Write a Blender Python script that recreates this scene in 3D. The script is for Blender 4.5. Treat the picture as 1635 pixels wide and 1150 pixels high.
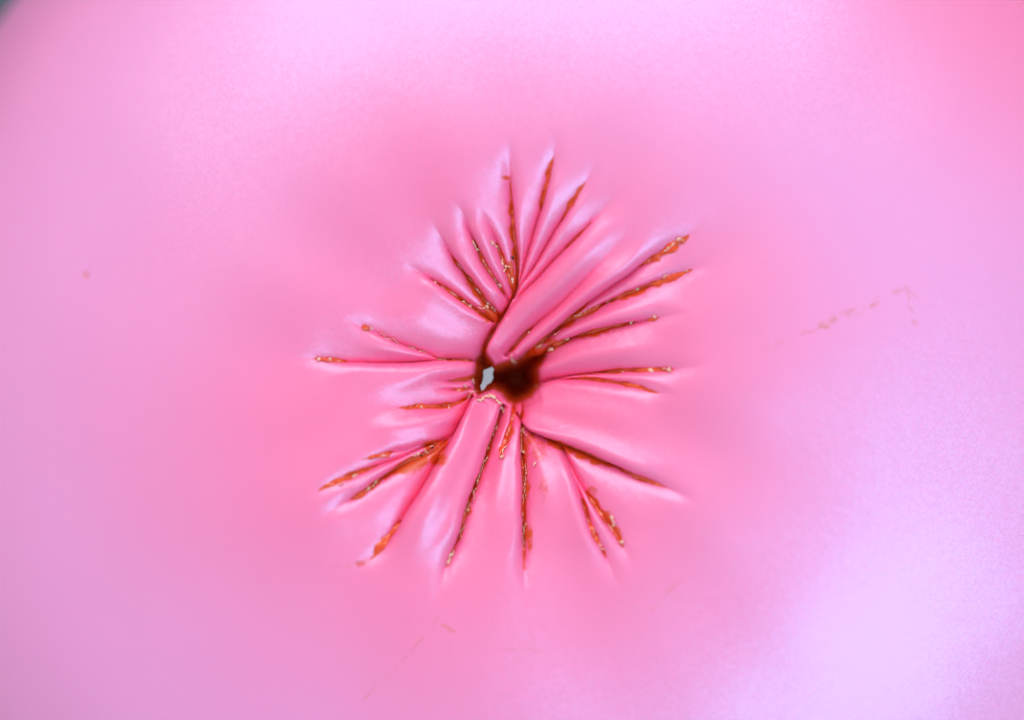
import bpy, math, random
import numpy as np
from mathutils import Vector, noise as mnoise

random.seed(4)
S = 1.0e-4                      # one photograph pixel is about 0.1 mm on the ball
CX, CY = 817.5, 575.0
scene = bpy.context.scene
for o in list(bpy.data.objects):
    bpy.data.objects.remove(o)
coll = scene.collection

# ------------------------------------------------------------------ camera
CAM_D = 5000.0                  # camera height above the pleats, in 0.1 mm
Z_FOCUS = 0.0
cam = bpy.data.cameras.new('camera')
cam_o = bpy.data.objects.new('camera', cam)
coll.objects.link(cam_o)
cam_o.location = (0, 0, (CAM_D + Z_FOCUS) * S)
cam_o.rotation_euler = (0, 0, 0)
cam.sensor_width = 36.0
cam.lens = 36.0 * CAM_D / 1635.0
cam.clip_start = 0.01
cam.clip_end = 20.0
cam.dof.use_dof = True
cam.dof.focus_distance = (CAM_D + 50) * S
cam.dof.aperture_fstop = 2.5
cam.dof.aperture_blades = 0
scene.camera = cam_o

# ------------------------------------------------------------------ world and lamps
w = bpy.data.worlds.new('World')
scene.world = w
w.use_nodes = True
bg = w.node_tree.nodes['Background']
bg.inputs['Color'].default_value = (0.96, 0.97, 1.0, 1)
bg.inputs['Strength'].default_value = 0.62


def area(name, loc, target, size, power, col, size_y=None):
    l = bpy.data.lights.new(name, 'AREA')
    l.energy = power
    l.color = col
    l.shape = 'RECTANGLE'
    l.size = size
    l.size_y = size_y or size
    o = bpy.data.objects.new(name, l)
    coll.objects.link(o)
    o.location = loc
    d = Vector(target) - Vector(loc)
    o.rotation_euler = d.to_track_quat('-Z', 'Y').to_euler()
    return o


area('window_light', (-0.10, 1.08, 0.95), (0, 0, -0.02), 1.5, 12.5, (1.0, 0.96, 0.97), 0.8)
area('key_light', (0.58, -0.42, 0.96), (0.02, -0.01, -0.02), 0.58, 6.2, (0.22, 0.74, 1.0))

scene.view_settings.view_transform = 'Standard'
scene.view_settings.look = 'None'
scene.view_settings.exposure = 0.16
scene.view_settings.gamma = 1.0
scene.render.engine = 'CYCLES'

# ------------------------------------------------------------------ the pleats, traced outer end -> inner end
# name: points, steep side (dx,dy in picture sense), depth, raise of steep side, gentle width, inner taper
G = {}


def groove(name, pts, steep, depth=20, rise=5, wg=22, ws=5, fade=.35, inner=0.0, tail=40):
    p = np.array(pts, float)
    out = []
    n = len(p)
    for i in range(n - 1):
        p0 = p[max(i - 1, 0)]; p1 = p[i]; p2 = p[i + 1]; p3 = p[min(i + 2, n - 1)]
        for t in np.linspace(0, 1, 5)[:-1]:
            out.append(.5 * ((2 * p1) + (-p0 + p2) * t + (2 * p0 - 5 * p1 + 4 * p2 - p3) * t * t + (-p0 + 3 * p1 - 3 * p2 + p3) * t ** 3))
    out.append(p[-1])
    q = np.array(out)
    seg = np.diff(q, axis=0)
    L = np.hypot(seg[:, 0], seg[:, 1])
    cum = np.concatenate([[0], np.cumsum(L)])
    tdir = p[-1] - p[0]
    nrm = np.array([-tdir[1], tdir[0]])
    sgn = 1.0 if nrm @ np.array(steep, float) > 0 else -1.0
    G[name] = dict(q=q, L=L, cum=cum, sgn=sgn, depth=depth, rise=rise, wg=wg, ws=ws, fade=fade, inner=inner, tail=tail)


# top fan
groove('a1', [(814, 205), (814, 240), (815, 278), (820, 335), (824, 380), (828, 425), (826, 462), (814, 486), (802, 508), (786, 535), (774, 558), (768, 582)], (1, 0), 24, 9, 20, 4, .22)
groove('a2', [(716, 305), (735, 332), (748, 360), (762, 392), (779, 425), (797, 453), (814, 480)], (1, 0), 20, 6, 12, 5, .4)
groove('a3', [(752, 308), (772, 345), (788, 378), (797, 402), (808, 430), (817, 456), (822, 470)], (-1, 0), 18, 3, 14, 6, .45)
groove('a4', [(684, 340), (703, 376), (726, 411), (746, 438), (770, 470), (790, 494), (800, 508)], (1, 0), 22, 6, 22, 5, .4)
groove('a5', [(632, 408), (660, 430), (692, 450), (728, 474), (760, 497), (787, 515)], (-.5, 1), 16, 9, 16, 5, .4)
groove('r9', [(842, 362), (839, 390), (836, 424), (832, 452)], (-1, 0), 9, 1, 7, 5, .5)
groove('r8', [(894, 195), (890, 222), (883, 255), (875, 290), (865, 331), (855, 365), (844, 404), (831, 452), (824, 474)], (1, 0), 19, 5, 14, 5, .3)
groove('r7', [(958, 240), (947, 268), (932, 296), (909, 333), (893, 359), (877, 386), (852, 429), (832, 458), (822, 478)], (1, .5), 18, 5, 14, 5, .4)
groove('r6', [(1005, 285), (988, 308), (951, 347), (923, 378), (891, 410), (862, 442), (839, 465), (820, 486), (806, 504)], (1, 1), 17, 5, 16, 5, .4)
groove('r5', [(1040, 335), (1010, 363), (984, 391), (953, 426), (907, 475), (864, 512), (843, 530), (826, 548), (808, 568)], (1, 1), 13, 5, 24, 7, .6)
groove('r4', [(1132, 352), (1098, 376), (1073, 391), (1036, 413), (1001, 438), (963, 463), (930, 488), (898, 514), (866, 541), (830, 573)], (-1, -1), 22, 9, 18, 5, .25)
groove('r3', [(1148, 414), (1101, 431), (1048, 449), (1010, 463), (985, 474), (954, 488), (926, 502), (900, 516), (870, 540)], (-.3, -1), 19, 5, 14, 5, .25)
groove('r2', [(1115, 493), (1085, 500), (1048, 507), (1010, 514), (979, 520), (938, 530), (907, 540), (876, 553), (856, 570)], (-.3, -1), 19, 5, 18, 5, .35)
groove('r1a', [(1140, 578), (1108, 586), (1070, 591), (1023, 593), (985, 594), (938, 598), (888, 606), (860, 613)], (0, 1), 18, 3, 14, 6, .3)
groove('r1b', [(1105, 636), (1080, 632), (1045, 627), (1017, 619), (985, 613), (938, 608), (888, 609), (860, 614)], (0, 1), 17, 5, 9, 6, .4)
groove('b7', [(1125, 812), (1100, 796), (1062, 778), (1038, 767), (978, 741), (934, 722), (896, 708), (865, 697), (840, 684), (826, 660)], (.3, -1), 22, 13, 22, 5, .28)
groove('b6', [(1018, 925), (990, 868), (975, 845), (955, 818), (938, 791), (920, 766), (908, 740), (897, 712)], (-1, .6), 17, 4, 20, 5, .35)
groove('b5', [(998, 958), (978, 918), (961, 880), (945, 852), (930, 806), (916, 766), (905, 735), (896, 708)], (-1, .3), 17, 8, 8, 5, .4)
groove('b4', [(838, 975), (838, 930), (836, 900), (835, 872), (834, 828), (834, 765), (832, 721), (831, 687), (834, 655), (832, 640)], (-1, 0), 23, 7, 15, 4, .25)
groove('b3', [(794, 745), (799, 728), (804, 710), (811, 685), (818, 660), (822, 640)], (-1, 0), 20, 3, 10, 5, .3)
groove('b2', [(698, 975), (706, 930), (716, 893), (730, 860), (741, 817), (754, 780), (768, 745), (780, 709), (792, 672), (801, 648)], (-1, 0), 22, 14, 15, 5, .25)
groove('b1', [(560, 925), (580, 902), (604, 884), (632, 848), (648, 823), (672, 787), (700, 738), (724, 697), (744, 660), (756, 636)], (1, .5), 22, 16, 22, 4, .25)
groove('l6c', [(497, 836), (522, 819), (548, 804), (582, 783), (606, 765), (632, 747), (655, 734), (690, 718), (718, 700)], (-.4, -1), 19, 3, 22, 5, .3)
groove('l6b', [(480, 800), (517, 780), (565, 760), (605, 743), (640, 730), (675, 714), (702, 706), (722, 696)], (0, 1), 16, 1, 14, 5, .3)
groove('l6a', [(540, 742), (570, 735), (600, 728), (640, 718), (690, 708), (716, 701)], (0, -1), 12, 6, 9, 6, .5)
groove('l5', [(600, 651), (645, 652), (688, 652), (716, 650), (735, 644), (752, 632)], (0, 1), 15, 3, 13, 6, .5)
groove('l4', [(680, 623), (708, 621), (732, 622), (752, 620)], (0, -1), 10, 2, 9, 6, .5)
groove('l3', [(670, 611), (700, 608), (725, 607), (748, 604), (764, 602)], (0, -1), 11, 2, 9, 6, .5)
groove('l2', [(448, 571), (480, 572), (508, 574), (560, 579), (620, 580), (690, 578), (740, 577), (762, 580)], (0, 1), 15, 7, 22, 5, .25)
groove('l1', [(530, 500), (558, 512), (581, 525), (607, 536), (640, 550), (675, 563), (703, 574), (735, 577), (758, 578)], (-.3, 1), 12, 6, 16, 5, .3)

# rounded crests of the broad pleats: height, half width at the outer and inner end
RIDGES = []
for pts, hgt, w0, w1 in [
        ([(1015, 325), (968, 372), (912, 432), (856, 488), (800, 552)], 15, 30, 19),
        ([(1062, 380), (1000, 424), (940, 466), (890, 503), (822, 564)], 12, 22, 13),
        ([(640, 925), (672, 850), (708, 775), (745, 705), (776, 642)], 15, 34, 24),
        ([(790, 880), (796, 800), (806, 730), (815, 690)], 7, 30, 12),
        ([(880, 860), (872, 800), (862, 740), (850, 705)], 6, 30, 14),
        ([(1080, 690), (1000, 668), (920, 650), (870, 645)], 9, 46, 26),
        ([(1080, 552), (1000, 560), (930, 570), (878, 586)], 8, 34, 16),
        ([(1090, 470), (1020, 490), (950, 510), (900, 530)], 6, 26, 10),
        ([(570, 620), (640, 612), (690, 596), (740, 592)], 6, 26, 13),
        ([(560, 685), (640, 680), (700, 672), (735, 668)], 8, 26, 17),
        ([(600, 470), (660, 505), (715, 535), (765, 548)], 8, 50, 28),
        ([(560, 548), (620, 560), (680, 571)], 4, 14, 6)]:
    groove('ridge', pts, (1, 0))
    g_ = G.pop('ridge')
    RIDGES.append((g_, hgt, w0, w1))
DEEP = 1.62
SHORT = {'a2', 'a3', 'a4', 'r9', 'r8', 'r7', 'r6', 'r3', 'b5', 'b6', 'l6a', 'l6b', 'l6c'}
PX, PY = 818.0, 602.0           # centre of the pucker
BX, BY, BR, BH = 900.0, 690.0, 1218.0, 580.0     # the ball: centre, radius, half height


def smooth(x):
    x = np.clip(x, 0, 1)
    return x * x * (3 - 2 * x)


def hashgrid(ix, iy, seed):
    h = np.sin(ix * 127.1 + iy * 311.7 + seed * 74.7) * 43758.5453
    return h - np.floor(h)


def vnoise(x, y, seed=0):
    ix = np.floor(x); iy = np.floor(y)
    fx = smooth(x - ix); fy = smooth(y - iy)
    a = hashgrid(ix, iy, seed); b = hashgrid(ix + 1, iy, seed)
    c = hashgrid(ix, iy + 1, seed); d = hashgrid(ix + 1, iy + 1, seed)
    return (a + (b - a) * fx) * (1 - fy) + (c + (d - c) * fx) * fy - .5


def nearest(g, x, y):
    """signed distance (positive on the steep side) and 0..1 position along the pleat"""
    best = np.full(x.shape, 1e9)
    sd = np.zeros(x.shape); u = np.zeros(x.shape)
    q = g['q']
    for i in range(len(q) - 1):
        ax, ay = q[i]; bx, by = q[i + 1]
        ex, ey = bx - ax, by - ay
        L2 = ex * ex + ey * ey + 1e-9
        t = np.clip(((x - ax) * ex + (y - ay) * ey) / L2, 0, 1)
        dx = x - ax - t * ex; dy = y - ay - t * ey
        d2 = dx * dx + dy * dy
        m = d2 < best
        best = np.where(m, d2, best)
        s = np.sign(-ey * (x - ax) + ex * (y - ay))
        sd = np.where(m, s, sd)
        u = np.where(m, (g['cum'][i] + t * g['L'][i]) / g['cum'][-1], u)
    e = q[-1] - q[-2]; e = e / np.hypot(*e)
    over = np.clip((x - q[-1, 0]) * e[0] + (y - q[-1, 1]) * e[1], 0, None)
    c = q[-1] - q[0]
    uc = np.clip(((x - q[0, 0]) * c[0] + (y - q[0, 1]) * c[1]) / (c @ c), 0, 1)
    return np.sqrt(best) * sd * g['sgn'], u, np.exp(-over / 2.5), uc


def lean(x, y):
    """sideways lean of the lips over their pleats, in picture units"""
    R = np.hypot(x - PX, y - PY)
    lx = np.zeros(x.shape); ly = np.zeros(x.shape)
    for k, (name, g) in enumerate(G.items()):
        q = g['q']; pad = 40
        m = (x > q[:, 0].min() - pad) & (x < q[:, 0].max() + pad) & (y > q[:, 1].min() - pad) & (y < q[:, 1].max() + pad)
        xs, ys = x[m], y[m]
        d, ua, cap, u = nearest(g, xs, ys)
        d = d + 1.6 * vnoise(xs / 26, ys / 26, k) + .7 * vnoise(xs / 9, ys / 9, k + 50)
        env = smooth((u - .08) / .35) * cap * (smooth((1 - u) / .2) if name in SHORT else 1.0) * smooth((R[m] - 40) / 40)
        a = (1.2 + .27 * g['rise'] + .05 * g['depth']) * env * np.where(d > 0, (1 - np.exp(-np.abs(d) / 2.2)) * np.exp(-np.abs(d) / 11), 0)
        i = np.clip(np.searchsorted(g['cum'], ua * g['cum'][-1]) - 1, 0, len(g['L']) - 1)
        e = (q[i + 1] - q[i]) / g['L'][i][:, None]
        lx[m] += e[:, 1] * g['sgn'] * a; ly[m] -= e[:, 0] * g['sgn'] * a
    return lx, ly


def pleats(x, y):
    """height of the pleats at picture points x, y"""
    R = np.hypot(x - PX, y - PY)
    cut = np.zeros(x.shape)
    up = np.zeros(x.shape)
    for k, (name, g) in enumerate(G.items()):
        q = g['q']; pad = 130
        m = (x > q[:, 0].min() - pad) & (x < q[:, 0].max() + pad) & (y > q[:, 1].min() - pad) & (y < q[:, 1].max() + pad)
        if not m.any():
            continue
        xs, ys = x[m], y[m]
        d, ua, cap, u = nearest(g, xs, ys)
        d = d + 1.6 * vnoise(xs / 26, ys / 26, k) + .7 * vnoise(xs / 9, ys / 9, k + 50)
        env = smooth(u / (1.25 * g['fade']))
        env = env * (0.62 + .38 * smooth((u - .15) / .5)) * cap
        rr = R[m]
        wg = np.minimum(g['wg'], .095 * rr + 4.5) * (1.12 - .35 * u)
        if name in SHORT:
            wg = wg * (.2 + .8 * smooth((1 - u) / .3))
        # soft and wide where a pleat runs out, tight further in
        soft = 1 + 3.0 * (1 - smooth(u / .40))
        ws = g['ws'] * soft * np.clip(rr / 120, .5, 1.15)
        ad = np.sqrt(d * d + .8) - .6
        # one side rolls over into the pleat, the other runs nearly flat under it
        roll = np.clip(1 - ad / (ws * 3.2), 0, 1)
        roll = 1 - np.sqrt(1 - np.minimum(roll, .995) ** 2)
        flat = .64 * np.exp(-ad / (1.12 * wg * (1 + .3 * (soft - 1)))) + .36 * np.exp(-ad / (3.2 * soft))
        prof = np.where(d > 0, .85 * roll + .15 * np.exp(-ad / ws), flat)
        tight = smooth((u - .04) / .30)          # a shallow soft furrow at its outer end
        prof = tight * prof + (1 - tight) * .45 * np.exp(-(d / 11.0) ** 2)
        lim = smooth((128 - np.abs(d)) / 60)
        c = DEEP * g['depth'] * env * prof * lim
        cut[m] += c ** 3
        tl = np.minimum(g['tail'] * .8, .12 * rr + 6)
        rs = 1.9 * g['rise'] * env * smooth(u / .5) * (smooth((1 - u) / .2) if name in SHORT else 1.0) * np.where(d > 0, np.exp(-np.abs(d) / tl) * (1 - np.exp(-np.abs(d) / (ws * .9))), 0)
        rs = rs * lim
        up[m] += rs ** 3
    crest = np.zeros(x.shape)
    for g, hgt, w0, w1 in RIDGES:
        q = g['q']
        m = (x > q[:, 0].min() - 90) & (x < q[:, 0].max() + 90) & (y > q[:, 1].min() - 90) & (y < q[:, 1].max() + 90)
        if not m.any():
            continue
        d, ua, cap, u = nearest(g, x[m], y[m])
        wd = w0 + (w1 - w0) * u
        over = -2.5 * np.log(np.maximum(cap, 1e-30))
        crest[m] += hgt * smooth(u / .5) * np.exp(-(np.sqrt(np.maximum(d * d - over * over, 0)) / (.75 * wd)) ** 2) * np.exp(-(over / 20) ** 2)
    return up ** (1 / 3) - cut ** (1 / 3) + crest


HOLE = np.array([(789, 583), (806, 577), (828, 572), (850, 560), (874, 551), (874, 570), (861, 591), (864, 617), (848, 637), (826, 648), (810, 644), (799, 629), (787, 623), (774, 628), (762, 634), (755, 622), (754, 606), (757, 590), (758, 574), (767, 563), (775, 560)], float)


def polydist(P, x, y):
    best = np.full(x.shape, 1e9); inside = np.zeros(x.shape, bool)
    n = len(P)
    for i in range(n):
        ax, ay = P[i]; bx, by = P[(i + 1) % n]
        ex, ey = bx - ax, by - ay
        t = np.clip(((x - ax) * ex + (y - ay) * ey) / (ex * ex + ey * ey), 0, 1)
        best = np.minimum(best, (x - ax - t * ex) ** 2 + (y - ay - t * ey) ** 2)
        c = ((ay > y) != (by > y)) & (x < (bx - ax) * (y - ay) / (by - ay + 1e-12) + ax)
        inside ^= c
    d = np.sqrt(best)
    return np.where(inside, -d, d)


def dome(x, y):
    rho = np.hypot(x - BX, y - BY) / BR
    return BH * np.sqrt(np.clip(1 - rho ** 2.7, 0, 1))


Z0 = float(dome(np.array(PX), np.array(PY))) - 30


def relief(x, y):
    """everything that departs from the plain ball"""
    r = np.hypot(x - PX, y - PY)
    th = np.arctan2(y - PY, x - PX)
    z = -80 * np.exp(-(r / 260) ** 2) - 44 * np.exp(-(r / 100) ** 2)
    z += 5.0 * np.exp(-((r - 330) / 150) ** 2) * (np.sin(3 * th + .7) + .6 * np.sin(7 * th + 2.1) + .4 * np.sin(13 * th))
    z += 10 * vnoise(x / 330, y / 330, 7) + 4 * vnoise(x / 140, y / 140, 8)
    z += pleats(x, y)
    h = polydist(HOLE, x, y)
    z -= 190 * smooth((4 - h) / 34) + 8 * np.exp(-np.clip(h, 0, None) / 14)
    return z


def surf(x, y):
    return dome(x, y) - Z0 + relief(x, y)


def W(x, y, z):
    return ((x - CX) * S, (CY - y) * S, z * S)


# ------------------------------------------------------------------ glue (needed for the stain mask too)
# groove, u0, u1, half width, fill height, shift towards the gentle side
GLUE = [
    ('a1', .20, .72, 8, 7, 3), ('a1', .70, .99, 7, 6, 1), ('a2', .42, .95, 6, 6, 1), ('a3', .48, .97, 6, 6, 1),
    ('a4', .36, .99, 7, 7, 3), ('a4', .74, 1.0, 13, 8, 8), ('a5', .34, 1.0, 5, 5, 2),
    ('r8', .19, .50, 7, 7, 3), ('r7', .20, .48, 6, 6, 2), ('r6', .30, .52, 3, 3, 1), ('r5', .80, .98, 4, 5, 1),
    ('r4', .10, .36, 8, 7, 3), ('r4', .60, .98, 8, 7, 3),
    ('r3', .14, .62, 8, 7, 3), ('r3', .60, .95, 7, 7, 3), ('r2', .23, .31, 5, 5, 2), ('r2', .37, .76, 7, 6, 3), ('r2', .74, 1.0, 10, 8, 3),
    ('r1a', .22, .66, 7, 7, 1), ('r1b', .20, .80, 6, 6, 1), ('b7', .19, .46, 6, 7, 3), ('b7', .42, .84, 9, 8, 4),
    ('b6', .22, .66, 9, 7, 4), ('b5', .26, .66, 6, 7, 2), ('b4', .18, .99, 7, 7, 4), ('b3', .08, .98, 8, 8, 1),
    ('b2', .20, .99, 7, 7, 3), ('b1', .12, .36, 7, 6, 3), ('l6c', .26, .52, 6, 6, 2), ('l6c', .50, .98, 13, 8, 6),
    ('l6b', .12, .52, 8, 6, 2), ('l6a', .20, .50, 4, 4, 1), ('l5', .22, .98, 8, 6, 1), ('l4', .55, .98, 5, 5, 0), ('l3', .45, .98, 5, 5, 0),
    ('l2', .16, .34, 5, 5, 1), ('l2', .80, .99, 5, 5, 0), ('l1', .20, .27, 4, 4, 2), ('l1', .70, .99, 4, 4, 1),
]


def gpoint(g, u):
    s = u * g['cum'][-1]
    i = np.clip(np.searchsorted(g['cum'], s) - 1, 0, len(g['L']) - 1)
    t = (s - g['cum'][i]) / g['L'][i]
    q = g['q']
    p = q[i] + (q[i + 1] - q[i]) * t[:, None]
    e = (q[i + 1] - q[i]) / g['L'][i][:, None]
    n = np.stack([-e[:, 1], e[:, 0]], 1) * g['sgn']
    return p, e, n


# ------------------------------------------------------------------ materials
def mat(name):
    m = bpy.data.materials.new(name)
    m.use_nodes = True
    nt = m.node_tree
    nt.nodes.clear()
    out = nt.nodes.new('ShaderNodeOutputMaterial')
    return m, nt, out


def N(nt, typ, **kw):
    n = nt.nodes.new(typ)
    for k, v in kw.items():
        if k.startswith('i_'):
            n.inputs[k[2:].replace('_', ' ')].default_value = v
        else:
            setattr(n, k, v)
    return n


def math_n(nt, op, a, b=None, clamp=False):
    n = nt.nodes.new('ShaderNodeMath')
    n.operation = op
    n.use_clamp = clamp
    for i, v in enumerate((a, b)):
        if v is None:
            continue
        if isinstance(v, (int, float)):
            n.inputs[i].default_value = v
        else:
            nt.links.new(v, n.inputs[i])
    return n.outputs[0]


def mixc(nt, f, a, b):
    n = nt.nodes.new('ShaderNodeMix')
    n.data_type = 'RGBA'
    for s, v in ((n.inputs[0], f), (n.inputs[6], a), (n.inputs[7], b)):
        if hasattr(v, 'links'):
            nt.links.new(v, s)
        else:
            s.default_value = v
    return n.outputs[2]


# pearly pink rubber
PINK, nt, out = mat('pearl_pink_rubber')
geo = N(nt, 'ShaderNodeTexCoord')
pos = geo.outputs['Object']
fl = N(nt, 'ShaderNodeTexVoronoi', i_Scale=3600.0)
nt.links.new(pos, fl.inputs['Vector'])
n1 = N(nt, 'ShaderNodeTexNoise', i_Scale=2600.0, i_Detail=2.0)
nt.links.new(pos, n1.inputs['Vector'])
n2 = N(nt, 'ShaderNodeTexNoise', i_Scale=60.0, i_Detail=1.0)
nt.links.new(pos, n2.inputs['Vector'])
bump = N(nt, 'ShaderNodeBump', i_Strength=0.08, i_Distance=0.00006)
nt.links.new(n1.outputs[0], bump.inputs['Height'])
# every flake leans its own way
fn = N(nt, 'ShaderNodeVectorMath', operation='SUBTRACT')
nt.links.new(fl.outputs['Color'], fn.inputs[0]); fn.inputs[1].default_value = (.5, .5, .5)
fs = N(nt, 'ShaderNodeVectorMath', operation='SCALE')
nt.links.new(fn.outputs[0], fs.inputs[0]); fs.inputs['Scale'].default_value = 0.15
fa = N(nt, 'ShaderNodeVectorMath', operation='ADD')
nt.links.new(fs.outputs[0], fa.inputs[0]); nt.links.new(bump.outputs[0], fa.inputs[1])
fnn = N(nt, 'ShaderNodeVectorMath', operation='NORMALIZE')
nt.links.new(fa.outputs[0], fnn.inputs[0])
stain = N(nt, 'ShaderNodeAttribute', attribute_name='stain')
body = mixc(nt, n2.outputs[0], (0.94, 0.10, 0.255, 1), (0.95, 0.12, 0.285, 1))
# deep pink around the pucker, blending to a paler lilac pink further out
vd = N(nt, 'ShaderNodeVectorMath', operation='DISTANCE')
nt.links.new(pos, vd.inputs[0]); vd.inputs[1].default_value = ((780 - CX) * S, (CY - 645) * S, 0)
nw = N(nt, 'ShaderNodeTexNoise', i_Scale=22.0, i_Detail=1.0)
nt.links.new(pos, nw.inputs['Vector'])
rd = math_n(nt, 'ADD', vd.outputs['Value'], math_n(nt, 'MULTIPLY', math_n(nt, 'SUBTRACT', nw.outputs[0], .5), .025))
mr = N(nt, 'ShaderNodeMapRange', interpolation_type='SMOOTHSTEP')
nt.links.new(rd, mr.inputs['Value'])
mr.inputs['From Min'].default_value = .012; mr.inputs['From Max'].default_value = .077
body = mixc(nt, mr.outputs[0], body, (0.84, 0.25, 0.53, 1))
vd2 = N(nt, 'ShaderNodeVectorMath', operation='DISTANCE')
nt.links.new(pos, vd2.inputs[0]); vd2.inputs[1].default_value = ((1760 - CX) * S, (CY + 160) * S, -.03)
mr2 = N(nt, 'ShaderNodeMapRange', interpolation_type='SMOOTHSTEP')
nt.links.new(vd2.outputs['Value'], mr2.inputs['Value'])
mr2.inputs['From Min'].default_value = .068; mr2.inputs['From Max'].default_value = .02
body = mixc(nt, mr2.outputs[0], body, (0.92, 0.17, 0.38, 1))  # pinkish reflection at the upper-right corner, painted into the base colour
sn = N(nt, 'ShaderNodeTexNoise', i_Scale=700.0, i_Detail=3.0, i_Roughness=.65)
nt.links.new(pos, sn.inputs['Vector'])
sfac = math_n(nt, 'SUBTRACT', math_n(nt, 'MULTIPLY', stain.outputs['Fac'], 1.9), sn.outputs[0], False)
sfac = math_n(nt, 'MULTIPLY', sfac, 2.6, True)


# rubbed-in streaks of dirt: distance to a few line segments
sp = N(nt, 'ShaderNodeSeparateXYZ'); nt.links.new(pos, sp.inputs[0])
wob = N(nt, 'ShaderNodeTexNoise', i_Scale=260.0, i_Detail=2.0); nt.links.new(pos, wob.inputs['Vector'])
brk0 = math_n(nt, 'MULTIPLY', math_n(nt, 'SUBTRACT', sn.outputs[0], .42), 5.0, True)


def streak(ax, ay, bx, by, wd, amt, nsc):
    a = Vector(((ax - CX) * S, (CY - ay) * S)); b = Vector(((bx - CX) * S, (CY - by) * S))
    e = b - a; L = e.length; e.normalize()
    wv = math_n(nt, 'MULTIPLY', math_n(nt, 'SUBTRACT', wob.outputs[0], .5), wd * S * 5)
    rx = math_n(nt, 'SUBTRACT', sp.outputs[0], a.x); ry = math_n(nt, 'SUBTRACT', sp.outputs[1], a.y)
    t = math_n(nt, 'ADD', math_n(nt, 'MULTIPLY', rx, e.x), math_n(nt, 'MULTIPLY', ry, e.y))
    d = math_n(nt, 'ADD', math_n(nt, 'ADD', math_n(nt, 'MULTIPLY', rx, -e.y), math_n(nt, 'MULTIPLY', ry, e.x)), wv)
    d = math_n(nt, 'ABSOLUTE', d)
    over = math_n(nt, 'MAXIMUM', math_n(nt, 'SUBTRACT', t, L), math_n(nt, 'MULTIPLY', t, -1.0))
    d = math_n(nt, 'ADD', d, math_n(nt, 'MAXIMUM', over, 0.0))
    f = math_n(nt, 'SUBTRACT', 1.0, math_n(nt, 'DIVIDE', d, wd * S), True)
    brk = brk0 if nsc > 100 else 1.0
    return math_n(nt, 'MULTIPLY', math_n(nt, 'MULTIPLY', f, brk), amt * 1.1)


dirt = None
for a in [(1215, 560, 1320, 512, 5, .5, 500), (1318, 512, 1410, 480, 7, .55, 400), (1425, 462, 1465, 468, 10, .45, 300), (1452, 470, 1470, 520, 7, .4, 300),
          (124, 434, 130, 436, 7, .45, 60), (700, 985, 640, 1060, 3, .5, 400), (640, 1060, 550, 1148, 3, .5, 400), (1030, 978, 1090, 925, 4, .35, 300),
          (705, 998, 725, 1010, 4, .6, 60), (1312, 514, 1322, 518, 7, .6, 60), (800, 1035, 880, 1042, 3, .35, 300), (500, 905, 590, 898, 5, .3, 300)]:
    s_ = streak(*a)
    dirt = s_ if dirt is None else math_n(nt, 'MAXIMUM', dirt, s_)
body = mixc(nt, dirt, body, (0.62, 0.17, 0.06, 1))
body = mixc(nt, sfac, body, (0.66, 0.070, 0.014, 1))
pb = N(nt, 'ShaderNodeBsdfPrincipled', i_Roughness=.38)
pb.subsurface_method = 'BURLEY'
pb.inputs['Subsurface Weight'].default_value = .5
pb.inputs['Subsurface Radius'].default_value = (1.0, .12, .2)
pb.inputs['Subsurface Scale'].default_value = .0016
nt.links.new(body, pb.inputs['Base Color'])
pb.inputs['Specular IOR Level'].default_value = .35
pb.inputs['Coat Weight'].default_value = .12
pb.inputs['Coat Roughness'].default_value = .16
nt.links.new(bump.outputs[0], pb.inputs['Normal'])
gl = N(nt, 'ShaderNodeBsdfGlossy', i_Roughness=.42)
gl.inputs['Color'].default_value = (0.70, 0.74, 1.0, 1)
nt.links.new(fnn.outputs[0], gl.inputs['Normal'])
mx = N(nt, 'ShaderNodeMixShader')
lw = N(nt, 'ShaderNodeLayerWeight', i_Blend=.45)
pf = math_n(nt, 'ADD', math_n(nt, 'MULTIPLY', lw.outputs['Facing'], .05), .13, True)
pf = math_n(nt, 'MULTIPLY', math_n(nt, 'SUBTRACT', 1.0, math_n(nt, 'MAXIMUM', sfac, dirt)), pf)
nt.links.new(pf, mx.inputs[0])
nt.links.new(pb.outputs[0], mx.inputs[1]); nt.links.new(gl.outputs[0], mx.inputs[2])
nt.links.new(mx.outputs[0], out.inputs['Surface'])

# orange glue, glossy and lumpy
GLUEM, nt, out = mat('dried_orange_glue')
tc = N(nt, 'ShaderNodeTexCoord')
n1 = N(nt, 'ShaderNodeTexNoise', i_Scale=900.0, i_Detail=4.0)
nt.links.new(tc.outputs['Object'], n1.inputs['Vector'])
n2 = N(nt, 'ShaderNodeTexNoise', i_Scale=420.0, i_Detail=3.0)
nt.links.new(tc.outputs['Object'], n2.inputs['Vector'])
col = mixc(nt, math_n(nt, 'MULTIPLY', math_n(nt, 'SUBTRACT', n2.outputs[0], .35), 3.0, True), (0.70, 0.038, 0.006, 1), (0.82, 0.090, 0.014, 1))
bp = N(nt, 'ShaderNodeBump', i_Strength=.7, i_Distance=0.0003)
nt.links.new(n1.outputs[0], bp.inputs['Height'])
pb = N(nt, 'ShaderNodeBsdfPrincipled', i_Roughness=.10)
nt.links.new(col, pb.inputs['Base Color']); nt.links.new(bp.outputs[0], pb.inputs['Normal'])
pb.inputs['Coat Weight'].default_value = .3
pb.inputs['Coat Roughness'].default_value = .05
nt.links.new(pb.outputs[0], out.inputs['Surface'])


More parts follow.
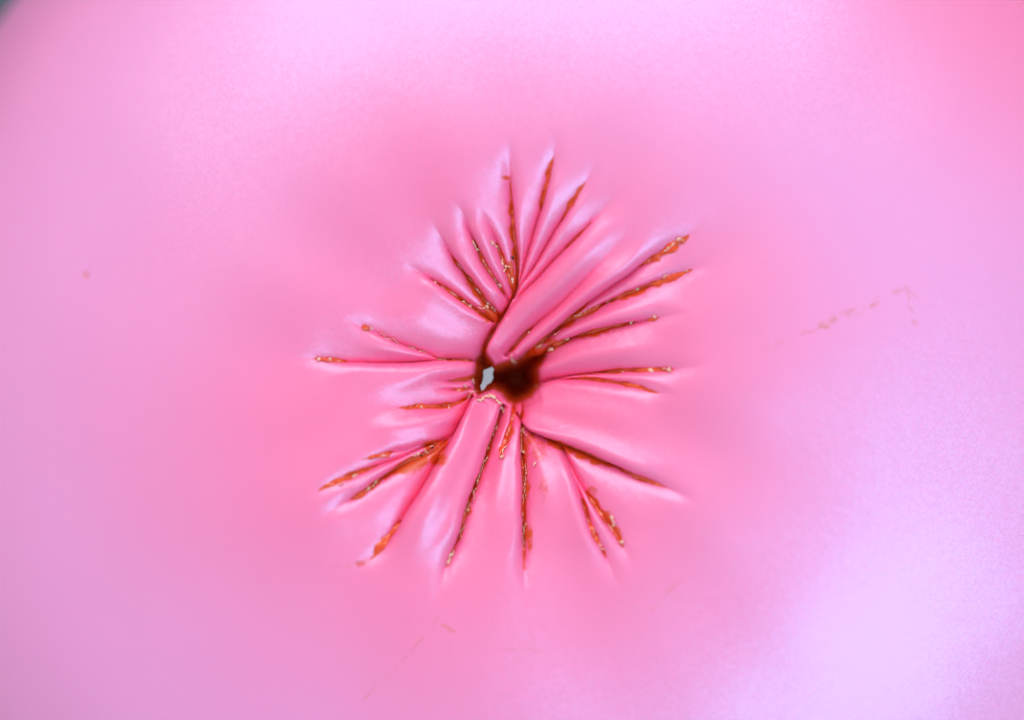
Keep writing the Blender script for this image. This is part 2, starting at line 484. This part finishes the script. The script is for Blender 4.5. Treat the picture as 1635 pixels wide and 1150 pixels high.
def simple(name, c1, c2, rough, sc, bs=.3):
    m, nt, out = mat(name)
    tc = N(nt, 'ShaderNodeTexCoord')
    n = N(nt, 'ShaderNodeTexNoise', i_Scale=sc, i_Detail=4.0)
    nt.links.new(tc.outputs['Object'], n.inputs['Vector'])
    c = mixc(nt, n.outputs[0], c1, c2)
    bp = N(nt, 'ShaderNodeBump', i_Strength=bs, i_Distance=.0002)
    nt.links.new(n.outputs[0], bp.inputs['Height'])
    pb = N(nt, 'ShaderNodeBsdfPrincipled', i_Roughness=rough)
    nt.links.new(c, pb.inputs['Base Color']); nt.links.new(bp.outputs[0], pb.inputs['Normal'])
    nt.links.new(pb.outputs[0], out.inputs['Surface'])
    return m


PALE_GLINTM = simple('pale_glue_glint', (0.80, 0.36, 0.24, 1), (0.92, 0.58, 0.45, 1), .25, 800.0)
GREY_GLINTM = simple('grey_white_glint', (0.24, 0.22, 0.235, 1), (0.40, 0.37, 0.385, 1), .3, 500.0)
SPECKM = simple('black_grit', (0.02, 0.006, 0.006, 1), (0.04, 0.015, 0.012, 1), .5, 800.0)
TEAL = simple('dark_teal_cloth', (0.045, 0.095, 0.115, 1), (0.075, 0.14, 0.16, 1), .8, 260.0, .6)


def mesh_np(name, V, F, m, parent=None, smooth_=True, attr=None):
    me = bpy.data.meshes.new(name)
    V = np.asarray(V, np.float32); F = np.asarray(F, np.int32)
    me.vertices.add(len(V)); me.vertices.foreach_set('co', V.ravel())
    k = F.shape[1]
    me.loops.add(F.size); me.loops.foreach_set('vertex_index', F.ravel())
    me.polygons.add(len(F))
    me.polygons.foreach_set('loop_start', np.arange(0, F.size, k, dtype=np.int32))
    me.update(calc_edges=True)
    me.validate()
    if smooth_:
        me.polygons.foreach_set('use_smooth', np.ones(len(me.polygons), bool))
    if attr is not None:
        a = me.attributes.new('stain', 'FLOAT', 'POINT')
        a.data.foreach_set('value', np.asarray(attr, np.float32))
    me.materials.append(m)
    o = bpy.data.objects.new(name, me)
    coll.objects.link(o)
    if parent:
        o.parent = parent
    return o


# ------------------------------------------------------------------ the surface it rests on
ZT = -Z0 - 450.0
nx = 60
gx = np.linspace(-.6, .6, nx)
X, Y = np.meshgrid(gx, gx)
Z = ZT * S + .0025 * (vnoise(X * 18, Y * 18, 3) + .5 * vnoise(X * 47, Y * 47, 4))
idx = np.arange(nx * nx).reshape(nx, nx)
F = np.stack([idx[:-1, :-1], idx[:-1, 1:], idx[1:, 1:], idx[1:, :-1]], -1).reshape(-1, 4)
table = mesh_np('tabletop', np.stack([X.ravel(), Y.ravel(), Z.ravel()], 1), F, TEAL)
table['kind'] = 'structure'

# ------------------------------------------------------------------ the ball
ball = bpy.data.objects.new('rubber_ball', None)
coll.objects.link(ball)
ball.location = ((BX - CX) * S, (CY - BY) * S, ZT * S)
ball['label'] = 'pearly pink rubber ball puckered into radial pleats with orange glue'
ball['category'] = 'ball'
bpy.context.view_layer.update()


def under(o):
    o.parent = ball
    o.matrix_parent_inverse = ball.matrix_world.inverted()
    return o


NA = 1680
th = np.linspace(0, 2 * math.pi, NA, endpoint=False)
ct, st = np.cos(th), np.sin(th)
# distance from the pucker to the ball's rim along each direction
ox, oy = PX - BX, PY - BY
bq = ox * ct + oy * st
rmax = -bq + np.sqrt(bq * bq - (ox * ox + oy * oy - BR * BR))
rin = np.concatenate([np.linspace(.6, 60, 40), np.linspace(62, 440, 190)])
fin = rin[-1]
rows = []
for r in rin:
    rows.append(np.full(NA, r))
for k in np.linspace(0, 1, 62)[1:]:
    rows.append(fin + (rmax - fin) * np.sin(k * math.pi / 2) ** 1.0)
Rr = np.array(rows)
Xp = PX + Rr * ct; Yp = PY + Rr * st
Zp = surf(Xp.ravel(), Yp.ravel()).reshape(Xp.shape)
# dents fade at the rim so that top and underside meet
edge = smooth((1 - np.hypot(Xp - BX, Yp - BY) / BR) / .10)
base = dome(Xp, Yp) - Z0
Zp = base + (Zp - base) * edge
# underside
ub = []
for k in np.linspace(1, 0, 30)[1:]:
    rr_ = rmax * math.sin(k * math.pi / 2)
    xx = BX + (PX + rmax * ct - BX) * math.sin(k * math.pi / 2); yy = BY + (PY + rmax * st - BY) * math.sin(k * math.pi / 2)
    zz = np.full(NA, max(-450.0, -BH * math.cos(k * math.pi / 2))) - Z0
    ub.append((xx, yy, zz))
Xa = np.vstack([Xp] + [u[0][None] for u in ub]); Ya = np.vstack([Yp] + [u[1][None] for u in ub]); Za = np.vstack([Zp] + [u[2][None] for u in ub])
nr = Xa.shape[0]
lx, ly = lean(Xp.ravel(), Yp.ravel())
Xa[:len(Rr)] += lx.reshape(Xp.shape); Ya[:len(Rr)] += ly.reshape(Xp.shape)
V = np.stack([(Xa.ravel() - CX) * S, (CY - Ya.ravel()) * S, Za.ravel() * S], 1)
idx = np.arange(nr * NA).reshape(nr, NA)
nxt = np.roll(idx, -1, 1)
F = np.stack([idx[:-1], idx[1:], nxt[1:], nxt[:-1]], -1).reshape(-1, 4)[:, ::-1]
# stain: glue film round the hole and along the glued pleats
xs, ys = Xp.ravel(), Yp.ravel()
stn = np.zeros(xs.shape)
h = polydist(HOLE, xs, ys)
stn = np.maximum(stn, smooth((3 - h) / 9) * 1.0)
for name, u0, u1, hw, fill, off in GLUE:
    g = G[name]; q = g['q']
    m = (xs > q[:, 0].min() - 30) & (xs < q[:, 0].max() + 30) & (ys > q[:, 1].min() - 30) & (ys < q[:, 1].max() + 30)
    d, u, cap, _ = nearest(g, xs[m], ys[m])
    uw = smooth((u - u0 + .03) / .06) * smooth((u1 + .03 - u) / .06)
    vv_ = (u - u0) / (u1 - u0)
    lo = np.where(d > 0, 3.0, hw * .55 + off) * (.15 + .85 * np.clip(np.minimum(vv_ / .35, (1 - vv_) / .15), 0, 1) ** .7) * np.clip(1 + 1.2 * vnoise(xs[m] / 13, ys[m] / 13, 5), .5, 1.6)
    stn[m] = np.maximum(stn[m], uw * np.clip(1 - np.abs(d) / (lo * 1.9), 0, 1) * .85)
for (x0, y0, rx, ry, amt) in [(848, 700, 16, 18, .42), (862, 722, 22, 32, .36), (700, 735, 26, 16, .5), (690, 712, 24, 14, .6), (792, 505, 20, 14, .6), (809, 283, 11, 6, .5),
                              (815, 430, 9, 24, .5), (576, 900, 14, 8, .4), (935, 728, 26, 10, .6), (660, 740, 24, 10, .4), (868, 780, 14, 36, .32), (880, 545, 18, 10, .5),
                              (655, 652, 26, 7, .45), (846, 860, 8, 34, .45), (605, 730, 20, 5, .4), (945, 785, 14, 14, .4)]:
    q = np.hypot((xs - x0) / rx, (ys - y0) / ry)
    stn = np.maximum(stn, amt * smooth(1.3 - q))
stn = np.concatenate([stn, np.zeros((nr - Xp.shape[0]) * NA)])
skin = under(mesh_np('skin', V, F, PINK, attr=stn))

# ------------------------------------------------------------------ glue seams
seams = {}
FILL = 1.0
for gi, (name, u0, u1, hw, fill, off) in enumerate(GLUE):
    g = G[name]
    Ls = (u1 - u0) * g['cum'][-1]
    nu = max(int(Ls / 1.6), 6)
    u = np.linspace(u0, u1, nu)
    p, e, n = gpoint(g, u)
    nd = 13
    dd = np.linspace(-1, 1, nd)
    zc = surf(p[:, 0], p[:, 1])
    zc = np.minimum(zc, surf(p[:, 0] - n[:, 0] * 1.2, p[:, 1] - n[:, 1] * 1.2))
    k = np.ones(9) / 9
    zc = np.convolve(np.pad(zc, 4, mode='edge'), k, 'valid')
    v = np.linspace(0, 1, nu)
    taper = np.clip(np.minimum(v / .35, (1 - v) / .15), 0, 1) ** .8
    wt = .15 + .85 * np.clip(np.minimum(v / .3, (1 - v) / .15), 0, 1) ** .6
    fe = np.clip(DEEP * g['depth'] * smooth(u / (1.25 * g['fade'])) / (2.4 * fill), .2, 1)
    lump = .55 * vnoise(p[:, 0] / 11, p[:, 1] / 11, gi) + .9 * vnoise(p[:, 0] / 34, p[:, 1] / 34, gi + 9)
    wt = wt * np.clip(1 + 1.2 * vnoise(p[:, 0] / 26, p[:, 1] / 26, gi + 70), .5, 1.5)
    P = p[:, None, :] + n[:, None, :] * (dd[None, :, None] * hw * 1.5 - off) * wt[:, None, None]
    jit = vnoise(P[..., 0] / 5, P[..., 1] / 5, gi + 20) * 1.8 + vnoise(P[..., 0] / 2.5, P[..., 1] / 2.5, gi + 40) * .7
    lev = zc[:, None] + FILL * fill * (fe * taper * (1 + 1.2 * lump))[:, None] * (1 - .9 * dd[None, :] ** 4) + jit - 4 * (1 - taper)[:, None]
    Vg = np.stack([(P[..., 0].ravel() - CX) * S, (CY - P[..., 1].ravel()) * S, lev.ravel() * S], 1)
    ii = np.arange(nu * nd).reshape(nu, nd)
    Fg = np.stack([ii[:-1, :-1], ii[1:, :-1], ii[1:, 1:], ii[:-1, 1:]], -1).reshape(-1, 4)
    if g['sgn'] < 0:
        Fg = Fg[:, ::-1]
    o = under(mesh_np('glue_seam', Vg, Fg, GLUEM))
    seams.setdefault(name, (o, zc.mean()))

# ------------------------------------------------------------------ pale scraps of glue, and glints on it modelled as scraps: (picture x, y, length, angle, width)
FL = [
    (757, 388, 14, 65, 3), (763, 398, 8, 40, 3), (786, 386, 9, 60, 3), (792, 392, 7, 20, 3), (802, 418, 12, 75, 3.2), (810, 424, 10, 10, 3), (806, 430, 8, 120, 3),
    (818, 446, 10, 70, 4), (790, 444, 16, 60, 2), (798, 454, 8, 30, 3), (696, 452, 10, 40, 2), (738, 481, 14, 35, 2.4), (748, 488, 14, 38, 2.6), (771, 491, 18, -8, 2.2), (778, 488, 6, 60, 3),
    (1073, 391, 16, -40, 3), (1064, 398, 12, -50, 2.4), (1084, 382, 12, -30, 3), (1090, 384, 6, 30, 2.5), (1001, 438, 5, -20, 3), (1062, 441, 8, -50, 3), (1096, 433, 6, 10, 3),
    (1017, 461, 9, -20, 2.6), (995, 469, 7, -15, 2.6), (946, 491, 24, -26, 2.6), (932, 497, 18, -30, 2.6), (924, 503, 14, -10, 2.4), (974, 479, 16, -24, 1.6),
    (1010, 514, 9, -20, 3), (1046, 506, 5, 10, 3), (907, 541, 8, -15, 3), (880, 557, 10, -50, 5), (862, 551, 12, -20, 3.4), (889, 532, 16, -45, 1.6),
    (1040, 592, 12, 0, 4), (1069, 591, 7, 30, 4), (1062, 589, 8, 0, 2), (995, 594, 5, 0, 3),
    (978, 830, 14, 80, 4), (980, 838, 8, 110, 3), (992, 866, 10, 15, 3), (998, 860, 6, -80, 2), (962, 877, 9, 20, 2),
    (838, 690, 18, 70, 2.2), (834, 722, 12, 50, 3), (838, 732, 8, -40, 2.4), (839, 770, 60, 92, 1.7), (836, 855, 44, 94, 2), (853, 743, 8, 100, 2),
    (804, 722, 22, 105, 3), (800, 731, 6, 20, 3), (788, 690, 26, 110, 2.2), (779, 715, 18, 108, 3), (772, 742, 28, 112, 3), (764, 765, 22, 108, 2.6), (757, 790, 24, 108, 2.2), (748, 812, 18, 106, 2.2), (737, 850, 28, 104, 2),
    (720, 888, 20, 108, 5), (716, 897, 10, 100, 4), (566, 760, 10, -35, 3), (556, 764, 6, 20, 2.6), (545, 772, 8, -20, 2.4), (598, 772, 20, -38, 3.4), (588, 781, 10, -45, 3),
    (664, 727, 14, -10, 2.4), (680, 722, 12, 60, 2.4), (700, 710, 9, 80, 2), (688, 714, 8, -20, 2), (658, 732, 9, 30, 2),
    (716, 652, 6, 80, 3), (672, 651, 6, 40, 3), (509, 573, 6, 20, 4), (526, 573, 6, -20, 3.4),
    (704, 574, 18, 6, 2.6), (722, 577, 14, 2, 3), (738, 576, 18, -4, 4), (749, 581, 6, 90, 2), (755, 609, 12, 70, 3), (752, 630, 20, -32, 3.6), (742, 618, 10, 60, 2.4), (747, 641, 8, -10, 2),
    (774, 636, 34, -14, 6), (797, 646, 18, 62, 6), (786, 634, 14, 30, 6), (820, 577, 11, 30, 7), (817, 569, 9, 80, 2), (800, 655, 16, 60, 5), (857, 617, 3, 30, 3), (845, 530, 4, 30, 3), (592, 524, 6, 30, 3.5), (620, 540, 40, 25, 1.6), (668, 560, 40, 22, 1.8),
]


def flake(x, y, L, a, wd, m, name, lift, parent=True, seed=0):
    """a thin crooked sliver, for scraps and glints alike, that follows what it lies on"""
    rg = random.Random(seed)
    a = math.radians(a)
    n = max(4, int(L / 2.0))
    wd *= 1.25 if L < 15 else .8
    top = []
    amp = min(2.2, L * .12)
    ph = rg.random() * 9
    for i in range(n + 1):
        t = i / n - .5
        bend = amp * mnoise.noise(Vector((t * L * .10 + ph, 0, 0))) * 2
        wv = wd * .5 * (.25 + 1.6 * abs(mnoise.noise(Vector((t * L * .30 + ph, 5, 0)))) * 2) * (1 - (2 * abs(t)) ** 4 * .85)
        cx = x + math.cos(a) * t * L - math.sin(a) * bend
        cy = y + math.sin(a) * t * L + math.cos(a) * bend
        top.append(((cx - math.sin(a) * wv, cy + math.cos(a) * wv), (cx, cy), (cx + math.sin(a) * wv, cy - math.cos(a) * wv)))
    pts = np.array(top).reshape(-1, 2)
    zs = surf(pts[:, 0], pts[:, 1]).reshape(-1, 3)
    zm = zs.mean(1)
    zm = np.convolve(np.pad(zm, 2, mode='edge'), np.ones(5) / 5, 'valid')
    Vv, Ff = [], []
    for i in range(n + 1):
        for j in range(3):
            zz = .35 * zs[i, j] + .65 * zm[i] + lift + (.9 if j == 1 else 0)
            Vv.append(W(pts[i * 3 + j, 0], pts[i * 3 + j, 1], zz))
    k = len(Vv)
    for i in range(n + 1):
        for j in (0, 2):
            Vv.append(W(pts[i * 3 + j, 0], pts[i * 3 + j, 1], .35 * zs[i, j] + .65 * zm[i] + lift - 2.5))
    for i in range(n):
        for j in (0, 1):
            b = i * 3 + j
            Ff.append((b, b + 1, b + 4, b + 3))
        Ff.append((i * 3, i * 3 + 3, k + i * 2 + 2, k + i * 2))
        Ff.append((i * 3 + 2, k + i * 2 + 1, k + i * 2 + 3, i * 3 + 5))
    o = mesh_np(name, Vv, Ff, m)
    return under(o)


for i, (x, y, L, a, wd) in enumerate(FL):
    if L < 13 and wd < 2.7 and i % 2:
        continue
    o = flake(x, y, L, a, wd, PALE_GLINTM, 'glue_glint_scrap', 5.5, seed=i)
    near = min(seams, key=lambda k: float(np.hypot(G[k]['q'][:, 0] - x, G[k]['q'][:, 1] - y).min()))
    o.parent = seams[near][0]            # the seam it lies on (its frame is the world's)
    o.matrix_parent_inverse.identity()

# a grey-white glint in the mouth of the pucker, modelled as a solid plate
CH = [(771, 592), (778, 589), (785, 586), (788, 590), (786, 597), (787, 604), (783, 612), (777, 615), (772, 623), (768, 625), (766, 617), (769, 612), (771, 603)]
zt = float(surf(np.array([742.0]), np.array([596.0]))[0]) - 20
vv = [W(x, y, zt - .35 * (x - 768)) for x, y in CH] + [W(x, y, zt - 5 - .35 * (x - 768)) for x, y in CH]
me = bpy.data.meshes.new('glint_plate')
nC = len(CH)
me.from_pydata(vv, [], [list(range(nC))[::-1], list(range(nC, 2 * nC))] + [(i, (i + 1) % nC, nC + (i + 1) % nC, nC + i) for i in range(nC)])
me.materials.append(GREY_GLINTM)
glint_plate = bpy.data.objects.new('glint_plate', me)
coll.objects.link(glint_plate)
under(glint_plate)
glint_plate['label'] = 'grey white glint modelled as a small plate in the dark mouth of the pucker'
# black grain of grit
for (x, y, r) in [(819, 411, 2.6), (690, 716, 1.6), (672, 729, 1.4), (962, 462, 1.5), (700, 735, 1.3)]:
    import bmesh
    bm = bmesh.new()
    bmesh.ops.create_icosphere(bm, subdivisions=2, radius=r * S)
    for v in bm.verts:
        v.co *= 1 + .5 * mnoise.noise(v.co * 6000)
    me = bpy.data.meshes.new('grit_grain')
    bm.to_mesh(me); bm.free()
    me.materials.append(SPECKM)
    o = bpy.data.objects.new('grit_grain', me)
    coll.objects.link(o)
    o.location = W(x, y, float(surf(np.array([float(x)]), np.array([float(y)]))[0]) + 6)
    bpy.context.view_layer.update()
    under(o)
